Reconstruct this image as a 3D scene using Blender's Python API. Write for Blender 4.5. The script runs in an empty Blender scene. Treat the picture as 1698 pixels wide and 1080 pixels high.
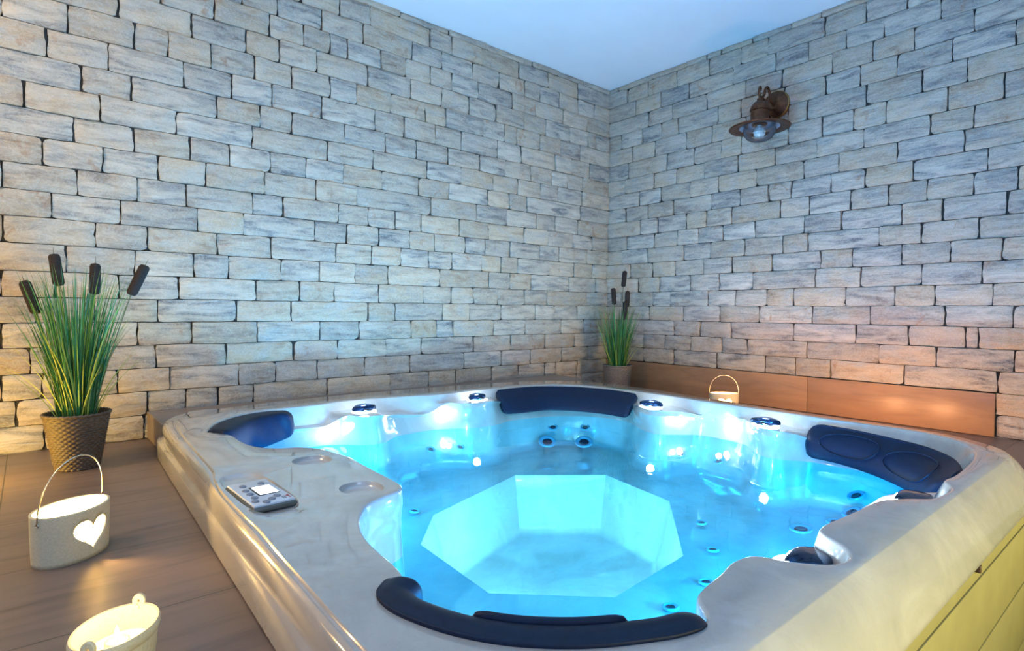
import bpy, bmesh, math, random
from mathutils import Vector, Matrix, noise, geometry
random.seed(7)
S = bpy.context.scene
COL = S.collection
PI = math.pi

# ------------------------------------------------------------------ camera, world, lights, exposure
S.view_settings.view_transform = 'Standard'
S.view_settings.look = 'None'
S.view_settings.gamma = 1.0
S.view_settings.use_curve_mapping = False
S.view_settings.exposure = -0.03

cam = bpy.data.cameras.new('camera')
cam.sensor_width = 36.0
cam.lens = 36.0 * 956.0 / 1698.0
cam.clip_start = 0.02
camo = bpy.data.objects.new('camera', cam); COL.objects.link(camo)
head, pitch, roll = math.radians(50.04), math.atan2(24.5, 956.0), math.atan2(14, 1943.0)
fw = Vector((math.cos(head) * math.cos(pitch), math.sin(head) * math.cos(pitch), -math.sin(pitch)))
rt = Vector((math.sin(head), -math.cos(head), 0)); up = rt.cross(fw)
r2 = rt * math.cos(roll) + up * math.sin(roll); u2 = up * math.cos(roll) - rt * math.sin(roll)
m = Matrix((r2, u2, -fw)).transposed().to_4x4()
m.translation = Vector((-3.789, -3.257, 0.63))
camo.matrix_world = m
S.camera = camo

W = bpy.data.worlds.new('world'); S.world = W; W.use_nodes = True
W.node_tree.nodes['Background'].inputs[0].default_value = (0.5, 0.65, 0.9, 1)
W.node_tree.nodes['Background'].inputs[1].default_value = 0.05

def light(name, kind, loc, energy, color, size=0.1, target=None, spread=None, size_y=None, glossy=True):
    l = bpy.data.lights.new(name, kind); l.energy = energy; l.color = color
    if kind == 'AREA':
        l.size = size
        if size_y: l.shape = 'RECTANGLE'; l.size_y = size_y
        if spread: l.spread = spread
    elif kind == 'SPOT':
        l.shadow_soft_size = size; l.spot_size = spread or 1.2; l.spot_blend = 0.8
    else:
        l.shadow_soft_size = size
    o = bpy.data.objects.new(name, l); COL.objects.link(o); o.location = loc
    if target is not None:
        o.rotation_euler = (Vector(target) - Vector(loc)).to_track_quat('-Z', 'Y').to_euler()
    if not glossy: o.visible_glossy = False
    return o

# added unseen fill: blue area lights behind the camera, blue and warm ones overhead
light('blue_fill_light', 'AREA', (-5.5, -3.6, 1.35), 38, (0.15, 0.40, 1.0), 2.2, (0, -2.2, 2.1), size_y=1.6)
light('blue_fill_light', 'AREA', (-3.2, -5.5, 1.35), 27, (0.52, 0.72, 1.0), 2.4, (-2.4, 0, 1.7), size_y=1.6)
light('overhead_fill_light', 'AREA', (-3.8, -4.4, 2.46), 14, (0.55, 0.72, 1.0), 1.2, (-3.8, -4.4, 0), size_y=1.2)
light('overhead_fill_light', 'AREA', (-5.0, -0.9, 2.40), 46, (1.0, 0.74, 0.42), 0.8, (-4.6, -0.5, 0), size_y=0.9)
# yellow lamp low on the near side of the tub
light('side_lamp_light', 'AREA', (-2.1, -4.1, 0.03), 24, (1.0, 0.86, 0.32), 3.0, (-2.1, -2.9, 0.05), size_y=0.30, spread=1.5)
# candle standing on the floor to the left, outside the picture
light('candle_light', 'POINT', (-4.12, -0.55, 0.09), 24, (1.0, 0.62, 0.10), 0.03)
# lamp in the near wall of the foot well; hidden fill lights added underwater
light('footwell_light', 'POINT', (-2.49, -1.925, -0.41), 105, (1.0, 0.76, 0.86), 0.03)
for p, e in (((-3.22, -2.50, -0.14), 7), ((-2.98, -2.63, -0.14), 14), ((-2.28, -2.63, -0.14), 46), ((-1.98, -2.60, -0.14), 50), ((-2.90, -1.12, -0.13), 42)):
    light('underwater_fill_light', 'POINT', p, e, (0.02, 0.46, 1.0), 0.03)
# unseen white light added under the near left rim to brighten the tub cove
light('led_and_fill_light', 'POINT', (-3.25, -2.20, 0.05), 3.2, (0.72, 0.86, 1.0), 0.01)

# ------------------------------------------------------------------ helpers
def tag(o, label=None, cat=None, group=None, kind=None):
    if label: o['label'] = label
    if cat: o['category'] = cat
    if group: o['group'] = group
    if kind: o['kind'] = kind
    return o

def empty(name, loc, rz=0, **k):
    o = bpy.data.objects.new(name, None); COL.objects.link(o); o.empty_display_size = 0.05
    o.location = loc; o.rotation_euler = (0, 0, rz)
    return tag(o, **k)

def mesh(name, vs, fs, mat, parent=None, smooth=True, angle=None, loc=None, rot=None):
    me = bpy.data.meshes.new(name)
    me.from_pydata([tuple(v) for v in vs], [], fs)
    me.validate(); me.update()
    bm = bmesh.new(); bm.from_mesh(me); bmesh.ops.recalc_face_normals(bm, faces=bm.faces); bm.to_mesh(me); bm.free()
    if smooth:
        for p in me.polygons: p.use_smooth = True
        if angle: me.set_sharp_from_angle(angle=math.radians(angle))
    if mat: me.materials.append(mat)
    o = bpy.data.objects.new(name, me); COL.objects.link(o)
    if parent: o.parent = parent
    if loc is not None: o.location = loc
    if rot is not None: o.rotation_euler = rot
    return o

def join(*parts):
    vs, fs = [], []
    for v, f in parts:
        n = len(vs); vs += [Vector(q) for q in v]; fs += [[i + n for i in q] for q in f]
    return vs, fs

def xf(part, M):
    v, f = part
    return [M @ Vector(q) for q in v], f

def box(x0, x1, y0, y1, z0, z1):
    v = [(x, y, z) for x in (x0, x1) for y in (y0, y1) for z in (z0, z1)]
    return v, [(0, 1, 3, 2), (4, 6, 7, 5), (0, 4, 5, 1), (2, 3, 7, 6), (0, 2, 6, 4), (1, 5, 7, 3)]

def rbox(x0, x1, y0, y1, z0, z1, b=0.003, seg=2):
    bm = bmesh.new()
    v, f = box(x0, x1, y0, y1, z0, z1)
    bv = [bm.verts.new(q) for q in v]
    for q in f: bm.faces.new([bv[i] for i in q])
    bmesh.ops.bevel(bm, geom=list(bm.edges), offset=b, segments=seg, affect='EDGES', profile=0.5)
    bm.verts.index_update()
    r = [q.co.copy() for q in bm.verts], [[w.index for w in q.verts] for q in bm.faces]
    bm.free(); return r

def tube(pts, r, n=8, closed=False, cap=True):
    pts = [Vector(p) for p in pts]; N = len(pts)
    rr = r if isinstance(r, (list, tuple)) else [r] * N
    vs, fs = [], []
    t0 = (pts[1] - pts[0]).normalized()
    a = Vector((0, 0, 1)) if abs(t0.z) < 0.9 else Vector((1, 0, 0))
    u = t0.cross(a).normalized()
    for i, p in enumerate(pts):
        if closed: t = pts[(i + 1) % N] - pts[i - 1]
        else: t = pts[min(i + 1, N - 1)] - pts[max(i - 1, 0)]
        t.normalize(); u = (u - t * u.dot(t)).normalized(); w = t.cross(u)
        for k in range(n):
            c = 2 * PI * k / n
            vs.append(p + (u * math.cos(c) + w * math.sin(c)) * rr[i])
    L = N if closed else N - 1
    for i in range(L):
        j = (i + 1) % N
        for k in range(n):
            fs.append([i * n + k, i * n + (k + 1) % n, j * n + (k + 1) % n, j * n + k])
    if cap and not closed:
        fs.append(list(range(n))); fs.append([(N - 1) * n + k for k in range(n)])
    return vs, fs

def lathe(prof, n=32, sx=1.0, sy=1.0, disp=None, cap=False):
    vs, fs = [], []
    for j, (r, z) in enumerate(prof):
        for k in range(n):
            a = 2 * PI * k / n
            q = r + (disp(a, j, r, z) if disp else 0)
            vs.append(Vector((q * math.cos(a) * sx, q * math.sin(a) * sy, z)))
    for j in range(len(prof) - 1):
        for k in range(n):
            fs.append([j * n + k, j * n + (k + 1) % n, (j + 1) * n + (k + 1) % n, (j + 1) * n + k])
    if cap:
        fs.append(list(range(n))); fs.append([(len(prof) - 1) * n + k for k in range(n)])
    return vs, fs

def inside(p, poly):
    x, y = p[0], p[1]; c = False; n = len(poly); j = n - 1
    for i in range(n):
        xi, yi = poly[i][0], poly[i][1]; xj, yj = poly[j][0], poly[j][1]
        if (yi > y) != (yj > y) and x < (xj - xi) * (y - yi) / (yj - yi) + xi: c = not c
        j = i
    return c

def cdt(outer, holes=(), grid=None, zf=None):
    """triangulated sheet bounded by `outer`, with `holes`; returns 2-D fan mesh"""
    pts, edges = [], []
    for loop in (outer,) + tuple(holes):
        n0 = len(pts); n = len(loop)
        pts += [Vector((p[0], p[1])) for p in loop]
        edges += [(n0 + i, n0 + (i + 1) % n) for i in range(n)]
    if grid:
        xs = [p[0] for p in outer]; ys = [p[1] for p in outer]
        x = min(xs)
        while x < max(xs):
            y = min(ys)
            while y < max(ys):
                q = (x, y)
                if inside(q, outer) and not any(inside(q, h) for h in holes) and \
                   min((p.x - x) ** 2 + (p.y - y) ** 2 for p in pts[:edges[-1][0] + 1]) > (grid * .35) ** 2:
                    pts.append(Vector(q))
                y += grid
            x += grid
    v, e, f, _, _, _ = geometry.delaunay_2d_cdt(pts, edges, [], 0, 1e-6)
    keep = []
    for t in f:
        c = sum((v[i] for i in t), Vector((0, 0))) / len(t)
        if inside(c, outer) and not any(inside(c, h) for h in holes): keep.append(list(t))
    return [Vector((p.x, p.y, zf(p.x, p.y) if zf else 0)) for p in v], keep

def catmull(P, sub, closed=True):
    """P: list of tuples of equal length"""
    n = len(P); out = []
    rng = range(n if closed else n - 1)
    for i in rng:
        g = lambda k: P[k % n] if closed else P[max(0, min(n - 1, k))]
        p0, p1, p2, p3 = g(i - 1), g(i), g(i + 1), g(i + 2)
        for s in range(sub):
            t = s / sub
            out.append(tuple(0.5 * ((2 * b) + (-a + c) * t + (2 * a - 5 * b + 4 * c - d) * t * t + (-a + 3 * b - 3 * c + d) * t ** 3)
                             for a, b, c, d in zip(p0, p1, p2, p3)))
    if not closed: out.append(tuple(P[-1]))
    return out

def sm(a, b, x):
    t = max(0.0, min(1.0, (x - a) / (b - a))); return t * t * (3 - 2 * t)

# ------------------------------------------------------------------ materials
class N:
    def __init__(s, name):
        s.m = bpy.data.materials.new(name); s.m.use_nodes = True; s.t = s.m.node_tree; s.t.nodes.clear()
        s.out = s.n('ShaderNodeOutputMaterial')
    def n(s, k, **kw):
        x = s.t.nodes.new(k)
        for a, b in kw.items():
            if a.startswith('i_'):
                key = a[2:]; key = int(key) if key.isdigit() else key.replace('_', ' ')
                x.inputs[key].default_value = b
            else: setattr(x, a, b)
        return x
    def l(s, a, b): s.t.links.new(a, b)
    def bsdf(s, **k):
        b = s.n('ShaderNodeBsdfPrincipled')
        for a, v in k.items(): b.inputs[a.replace('_', ' ')].default_value = v
        s.l(b.outputs[0], s.out.inputs[0]); return b
    def noise(s, vec, scale, detail=4, rough=.6, dist=0):
        x = s.n('ShaderNodeTexNoise'); x.inputs['Scale'].default_value = scale; x.inputs['Detail'].default_value = detail
        x.inputs['Roughness'].default_value = rough; x.inputs['Distortion'].default_value = dist
        if vec is not None: s.l(vec, x.inputs['Vector'])
        return x.outputs['Fac']
    def map(s, vec, scale=(1, 1, 1), loc=(0, 0, 0)):
        x = s.n('ShaderNodeMapping'); x.inputs['Scale'].default_value = scale; x.inputs['Location'].default_value = loc
        s.l(vec, x.inputs['Vector']); return x.outputs[0]
    def ramp(s, fac, stops):
        x = s.n('ShaderNodeValToRGB'); e = x.color_ramp.elements
        while len(e) < len(stops): e.new(0.5)
        for i, (p, c) in enumerate(stops):
            e[i].position = p; e[i].color = (*c, 1) if len(c) == 3 else c
        s.l(fac, x.inputs[0]); return x.outputs[0]
    def mix(s, fac, a, b, mode='MIX'):
        x = s.n('ShaderNodeMix', data_type='RGBA', blend_type=mode)
        for v, k in ((fac, 0), (a, 6), (b, 7)):
            if hasattr(v, 'links') or hasattr(v, 'is_linked'): s.l(v, x.inputs[k])
            else: x.inputs[k].default_value = v if k == 0 else (*v, 1)
        return x.outputs[2]
    def math(s, op, a, b=None, clamp=False):
        x = s.n('ShaderNodeMath', operation=op, use_clamp=clamp)
        for i, v in enumerate((a, b)):
            if v is None: continue
            if hasattr(v, 'is_linked'): s.l(v, x.inputs[i])
            else: x.inputs[i].default_value = v
        return x.outputs[0]
    def bump(s, h, strength, dist=0.01, normal=None):
        x = s.n('ShaderNodeBump'); x.inputs['Strength'].default_value = strength; x.inputs['Distance'].default_value = dist
        s.l(h, x.inputs['Height'])
        if normal is not None: s.l(normal, x.inputs['Normal'])
        return x.outputs[0]

def simple(name, col, rough=.5, metal=0.0, var=.06, scale=30, bump=0.0, coat=0.0, emit=None, es=0, **k):
    q = N(name); b = q.bsdf(Roughness=rough, Metallic=metal, **k)
    if coat: b.inputs['Coat Weight'].default_value = coat; b.inputs['Coat Roughness'].default_value = .05
    tc = q.n('ShaderNodeTexCoord').outputs['Object']
    f = q.noise(tc, scale)
    c = q.ramp(f, [(0.3, tuple(x * (1 - var) for x in col)), (0.7, tuple(min(1, x * (1 + var)) for x in col))])
    q.l(c, b.inputs['Base Color'])
    if bump: q.l(q.bump(f, bump, .003), b.inputs['Normal'])
    if emit: b.inputs['Emission Color'].default_value = (*emit, 1); b.inputs['Emission Strength'].default_value = es
    return q.m

def stone_mat():
    q = N('split_limestone'); b = q.bsdf(Roughness=.75)
    b.inputs['Specular IOR Level'].default_value = .35
    tc = q.n('ShaderNodeTexCoord').outputs['Object']
    at = q.n('ShaderNodeAttribute', attribute_name='rnd')
    sep = q.n('ShaderNodeSeparateColor'); q.l(at.outputs['Color'], sep.inputs[0])
    off = q.n('ShaderNodeVectorMath', operation='SCALE'); q.l(at.outputs['Color'], off.inputs[0]); off.inputs['Scale'].default_value = 13.0
    add = q.n('ShaderNodeVectorMath', operation='ADD'); q.l(tc, add.inputs[0]); q.l(off.outputs[0], add.inputs[1])
    v = add.outputs[0]
    strata = q.noise(q.map(v, (3.2, 3.2, 17)), 1.6, 6, .62, .7)
    blotch = q.noise(q.map(v, (5, 5, 8)), 1.5, 5, .6, .4)
    base = q.ramp(strata, [(.32, (.12, .13, .15)), (.42, (.30, .295, .285)), (.52, (.46, .42, .365)), (.72, (.60, .56, .50))])
    warm = q.ramp(blotch, [(.38, (.42, .38, .33)), (.54, (.50, .38, .25)), (.72, (.36, .22, .12))])
    wf = q.math('MULTIPLY', sep.outputs[0], .75)
    col = q.mix(wf, base, warm)
    # rust stains
    rust = q.noise(q.map(v, (7, 7, 6)), 1.3, 4, .6, 1.2)
    rf = q.ramp(rust, [(.60, (0, 0, 0)), (.68, (1, 1, 1))])
    rf2 = q.math('MULTIPLY', rf, q.ramp(sep.outputs[1], [(.5, (.0, .0, .0)), (.9, (.65, .65, .65))]))
    col = q.mix(rf2, col, (.34, .18, .09))
    # whole-stone brightness
    br = q.ramp(sep.outputs[2], [(0, (.82, .82, .82)), (1, (1.1, 1.08, 1.05))])
    col = q.mix(1.0, col, br, 'MULTIPLY')
    fine = q.noise(v, 60, 6, .7)
    vein = q.ramp(q.noise(q.map(v, (6, 6, 9)), 3.0, 8, .7, 2.0), [(.47, (0, 0, 0)), (.5, (1, 1, 1)), (.53, (0, 0, 0))])
    col = q.mix(q.math('MULTIPLY', vein, .35), col, (.74, .71, .66))
    q.l(col, b.inputs['Base Color'])
    h = q.math('ADD', q.math('MULTIPLY', fine, .35), q.math('ADD', strata, q.math('MULTIPLY', blotch, .8)))
    q.l(q.bump(h, 1.0, .016), b.inputs['Normal'])
    return q.m
M_stone = stone_mat()
M_joint = simple('wall_joint', (.035, .032, .03), .95)

def plaster(name, col):
    return simple(name, col, .9, var=.02, scale=3, bump=.05)
M_ceil = plaster('ceiling_paint', (.78, .88, .96))  # light-blue tint puts the tub's glow into the ceiling colour
M_wall = plaster('wall_paint', (.55, .52, .48))

def tile_mat(name, c1, c2, ylines=None, xlines=None, rough=.42, axis='x'):
    """wood-look porcelain with dark joints; joints are (offset, period) along y and x"""
    q = N(name); b = q.bsdf(Roughness=rough)
    tc = q.n('ShaderNodeTexCoord').outputs['Object']
    sx = (1.2, 9, 9) if axis == 'x' else (9, 1.2, 9)
    g = q.noise(q.map(tc, sx), 1.6, 8, .62, .9)
    g2 = q.noise(tc, 2.2, 4, .6)
    col = q.ramp(g, [(.30, c2), (.5, c1), (.72, tuple(x * 1.22 for x in c1))])
    col = q.mix(.35, col, q.ramp(g2, [(.3, c2), (.7, c1)]))
    speck = q.ramp(q.noise(q.map(tc, sx), 16, 6, .7), [(.30, (1, 1, 1)), (.36, (0, 0, 0))])
    col = q.mix(q.math('MULTIPLY', speck, .55), col, tuple(x * .35 for x in c2))
    sep = q.n('ShaderNodeSeparateXYZ'); q.l(tc, sep.inputs[0])
    joint = None
    for out, ls in ((1, ylines), (0, xlines)):
        if not ls: continue
        o0, per = ls
        w = q.math('PINGPONG', q.math('SUBTRACT', sep.outputs[out], o0), per / 2)
        jj = q.math('LESS_THAN', w, .0016)
        joint = jj if joint is None else q.math('MAXIMUM', joint, jj)
    if joint is not None:
        col = q.mix(joint, col, (.03, .027, .024))
        hh = q.math('SUBTRACT', q.math('MULTIPLY', g, .25), joint)
        q.l(q.bump(hh, .5, .003), b.inputs['Normal'])
    q.l(col, b.inputs['Base Color'])
    return q.m
M_floor = tile_mat('floor_wood_tile', (.165, .112, .086), (.070, .050, .042), (-1.46, .41), (-3.865, 9.0), .38)
M_ledge = tile_mat('ledge_tile', (.26, .20, .16), (.17, .13, .105), None, (-2.87, .78), .4)
M_skirt = tile_mat('skirting_tile', (.36, .20, .105), (.23, .125, .07), None, None, .35, axis='y')

def acrylic():
    q = N('pearl_acrylic'); b = q.bsdf(Roughness=.16)
    b.inputs['Coat Weight'].default_value = 1.0; b.inputs['Coat Roughness'].default_value = .02; b.inputs['Coat IOR'].default_value = 1.65
    tc = q.n('ShaderNodeTexCoord').outputs['Object']
    a = q.noise(tc, 3.0, 6, .6, 1.6)
    c = q.ramp(a, [(.3, (.34, .335, .315)), (.5, (.40, .39, .365)), (.7, (.47, .46, .43))])
    v = q.ramp(q.noise(tc, 7.0, 8, .65, 2.5), [(.485, (0, 0, 0)), (.5, (1, 1, 1)), (.515, (0, 0, 0))])
    c = q.mix(q.math('MULTIPLY', v, .22), c, (.28, .28, .28))
    q.l(c, b.inputs['Base Color'])
    return q.m
M_acr = acrylic()
M_foam = simple('headrest_foam', (.004, .011, .030), .5, var=.2, scale=60, bump=.05)
M_foam.node_tree.nodes['Principled BSDF'].inputs['Specular IOR Level'].default_value = .22
M_chrome = simple('chrome', (.75, .77, .8), .12, 1.0, var=.03)
M_knob = simple('smoked_chrome', (.02, .05, .12), .08, .75, var=.15, scale=20)
M_glow = simple('lit_ring', (.9, .95, 1), .4, emit=(.72, .88, 1.0), es=7)
M_led = simple('led_lens', (1, 1, 1), .3, emit=(.85, .95, 1.0), es=30)
M_jet = simple('jet_plastic', (.012, .02, .035), .25)
M_jetring = simple('jet_ring', (.20, .42, .52), .2, .2)
M_slat = simple('side_panel_board', (.20, .185, .085), .55, var=.08, scale=12, bump=.1)
M_wicker = simple('dark_wicker', (.085, .058, .038), .6, var=.35, scale=90, bump=.3)
M_wicker2 = simple('grey_wicker', (.16, .14, .125), .65, var=.3, scale=90, bump=.3)
M_cat = simple('cattail_velvet', (.018, .010, .008), .9, var=.3, scale=200, bump=.4)
M_stem = simple('cattail_stem', (.10, .12, .05), .6)
M_cer = simple('speckled_ceramic', (.56, .49, .32), .6, var=.12, scale=220, bump=.1)
M_wire = simple('bright_wire', (.72, .66, .52), .25, 1.0)
M_wax = simple('candle_wax', (.9, .84, .66), .4, var=.03, emit=(1, .62, .22), es=.6)
M_tin = simple('tealight_tin', (.7, .7, .7), .3, 1.0)
M_flame = simple('flame', (1, .8, .4), .5, emit=(1, .66, .25), es=60)
M_bronze = simple('aged_bronze', (.13, .055, .028), .42, .8, var=.4, scale=40, bump=.2)
M_brass = simple('aged_brass_rim', (.35, .20, .07), .35, .9, var=.2)
M_enam = simple('blue_grey_enamel', (.22, .27, .36), .3, var=.1)

def grass_mat():
    q = N('grass_blades'); b = q.bsdf(Roughness=.5)
    at = q.n('ShaderNodeAttribute', attribute_name='rnd')
    sep = q.n('ShaderNodeSeparateColor'); q.l(at.outputs['Color'], sep.inputs[0])
    c = q.ramp(sep.outputs[0], [(0, (.008, .10, .035)), (.45, (.02, .17, .05)), (.75, (.09, .24, .03)), (1, (.26, .33, .05))])
    q.l(c, b.inputs['Base Color']); return q.m
M_grass = grass_mat()

def glass(name, tint=(1, 1, 1), ior=1.45, bump=0.0):
    q = N(name)
    tr = q.n('ShaderNodeBsdfTransparent'); tr.inputs[0].default_value = (*tint, 1)
    gl = q.n('ShaderNodeBsdfGlossy'); gl.inputs['Roughness'].default_value = .02
    fr = q.n('ShaderNodeFresnel'); fr.inputs[0].default_value = ior
    mx = q.n('ShaderNodeMixShader')
    q.l(fr.outputs[0], mx.inputs[0]); q.l(tr.outputs[0], mx.inputs[1]); q.l(gl.outputs[0], mx.inputs[2]); q.l(mx.outputs[0], q.out.inputs[0])
    if bump:
        tc = q.n('ShaderNodeTexCoord').outputs['Object']
        h = q.noise(tc, 9, 3, .5, .6)
        nb = q.bump(h, bump, .01); q.l(nb, gl.inputs['Normal']); q.l(nb, fr.inputs['Normal'])
    return q.m
M_water = glass('clear_pool_water', (.13, .77, 1.0), 1.22, .06)
M_glass = glass('clear_glass', (.92, .96, 1.0), 1.5)

# ------------------------------------------------------------------ stone walls
ZC = [-.11, .002, .115, .227, .34, .45, .562, .674, .787, .905, 1.02, 1.135, 1.25, 1.37, 1.485, 1.603, 1.721, 1.85, 1.975, 2.1, 2.22, 2.34, 2.46, 2.58]
JL = {0: [-3.742, -3.526, -3.371, -2.078, -1.42, -0.37],
 1: [-3.835, -3.696, -3.557, -3.354, -3.188, -3.043, -2.868, -2.459, -2.462, -2.056, -1.776, -1.556, -1.246, -0.99, -0.728, -0.601, -0.364],
 2: [-3.883, -3.747, -3.473, -3.259, -2.943, -2.751, -2.515, -2.519, -2.226, -1.915, -1.489, -1.158, -0.878, -0.544, -0.233],
 3: [-3.788, -3.571, -3.319, -3.004, -2.652, -2.397, -2.397, -2.083, -1.83, -1.41, -1.07, -0.726, -0.399],
 4: [-3.881, -3.67, -3.393, -3.162, -2.848, -2.503, -2.497, -2.263, -1.908, -1.712, -1.58, -1.235, -0.93, -0.547, -0.288],
 5: [-3.765, -3.557, -3.309, -2.95, -2.666, -2.205, -2.023, -1.665, -1.442, -1.157, -0.829, -0.623, -0.365, -0.16],
 6: [-3.88, -3.698, -3.465, -3.219, -2.853, -2.618, -2.417, -2.133, -1.819, -1.597, -1.412, -1.194, -0.938, -0.708, -0.258],
 7: [-3.658, -3.401, -3.153, -2.989, -2.723, -2.509, -2.509, -2.288, -2.069, -1.691, -1.282, -1.079, -0.869, -0.462, -0.142],
 8: [-3.871, -3.552, -3.35, -3.044, -2.775, -2.407, -2.183, -1.983, -1.776, -1.592, -1.343, -1.166, -1.012, -0.688, -0.407, -0.191],
 9: [-3.708, -3.456, -3.134, -2.918, -2.534, -2.34, -2.131, -1.918, -1.734, -1.485, -1.312, -1.081, -0.79, -0.578, -0.263],
 10: [-3.871, -3.617, -3.389, -3.181, -2.87, -2.711, -2.394, -2.202, -2.017, -1.833, -1.535, -1.279, -0.947, -0.702, -0.423, -0.19],
 11: [-3.736, -3.523, -3.302, -3.094, -2.807, -2.526, -2.523, -2.277, -1.76, -1.392, -1.117, -0.824, -0.623, -0.368],
 12: [-3.627, -3.398, -3.163, -2.981, -2.776, -2.582, -2.582, -2.361, -2.112, -1.853, -1.623, -1.294, -1.094, -0.922, -0.34],
 13: [-3.529, -3.223, -2.87, -2.458, -2.17, -1.793, -1.525, -1.247, -1.013, -0.784, -0.6, -0.329],
 14: [-3.598, -3.407, -3.04, -2.83, -2.663, -2.357, -2.088, -1.87, -1.624, -1.361, -1.136, -0.888, -0.671, -0.498, -0.318],
 15: [-3.718, -3.496, -3.191, -2.97, -2.767, -2.492, -2.489, -2.16, -1.958, -1.726, -1.521, -1.206, -0.978, -0.634, -0.444, -0.236],
 16: [-3.645, -3.394, -3.255, -3.066, -2.856, -2.66, -2.444, -2.28, -2.055, -1.807, -1.646, -1.331, -1.143, -1.139, -1.026, -0.797, -0.572, -0.349],
 17: [-3.715, -3.456, -3.152, -2.898, -2.729, -2.522, -2.209, -1.914, -1.677, -1.457, -1.222, -0.957, -0.733, -0.469, -0.253, -0.16],
 18: [-3.283, -3.05, -2.779, -2.595, -2.444, -2.445, -2.338, -2.122, -1.948, -1.768, -1.602, -1.38, -1.071, -0.84, -0.552, -0.275],
 19: [-2.918, -2.739, -2.491, -2.24, -1.903, -1.678, -1.43, -1.191, -0.952, -0.797, -0.594, -0.377, -0.186],
 20: [-2.606, -2.381, -2.193, -1.769, -1.603, -1.348, -1.005, -0.716, -0.384],
 21: [-2.307, -1.987, -1.625, -1.298, -0.876, -0.601, -0.318],
 }
JR = {0: [-2.602, -2.672],
 1: [-2.599],
 2: [-0.15, -0.378, -0.67, -1.03, -1.385, -1.585, -1.8, -2.188, -2.602],
 3: [-0.377, -0.589, -0.819, -1.07, -1.256, -1.656, -2.062, -2.337, -2.664],
 4: [-0.12, -0.666, -0.894, -1.139, -1.57, -1.937, -2.206, -2.462, -2.517],
 5: [-0.438, -0.752, -1.047, -1.34, -1.683, -2.011, -2.37, -2.654],
 6: [-0.143, -0.468, -0.633, -0.953, -1.168, -1.389, -1.565, -1.875, -2.135, -2.326, -2.571],
 7: [-0.32, -0.531, -0.801, -1.043, -1.292, -1.697, -1.957, -2.261, -2.526],
 8: [-0.238, -0.459, -0.67, -0.913, -1.136, -1.421, -1.727, -1.908, -2.162, -2.39, -2.605],
 9: [-0.156, -0.414, -0.744, -0.965, -1.229, -1.49, -1.651, -2.046, -2.256, -2.506],
 10: [-0.201, -0.472, -0.688, -0.868, -1.062, -1.298, -1.625, -1.841, -2.159, -2.35, -2.62],
 11: [-0.337, -0.505, -0.761, -0.933, -1.126, -1.469, -1.653, -1.89, -2.092, -2.276, -2.48, -2.657],
 12: [-0.184, -0.409, -0.651, -0.97, -1.188, -1.389, -1.539, -1.78, -1.969, -2.208, -2.537],
 13: [-0.321, -0.529, -0.789, -1.025, -1.305, -1.612, -1.824, -2.131, -2.436],
 14: [-0.175, -0.464, -0.669, -0.906, -1.169, -1.426, -1.691, -1.956, -2.284, -2.475],
 15: [-0.21, -0.584, -0.82, -1.04, -1.194, -1.512, -1.719, -1.898, -2.069, -2.359, -2.594],
 16: [-0.253, -0.472, -0.757, -0.966, -1.222, -1.506, -1.63, -1.964, -2.241, -2.443],
 17: [-0.136, -0.346, -0.528, -0.684, -1.012, -1.181, -1.48, -1.735, -1.929, -2.119, -2.375, -2.632],
 18: [-0.402, -0.627, -0.918, -1.218, -1.464, -1.772, -1.995, -2.198, -2.465],
 19: [-0.28, -0.524, -0.77, -1.121, -1.421, -1.631, -1.847, -2.048, -2.32, -2.564],
 20: [-0.187, -0.398, -0.661, -0.937, -1.179, -1.369, -1.724, -1.954, -2.164],
 21: [-0.09, -0.439, -0.748, -0.912, -1.024, -1.258, -1.519, -1.701, -2.002],
 }

for _c in (0, 1): JR[_c] = [-2.95, -2.594]

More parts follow.
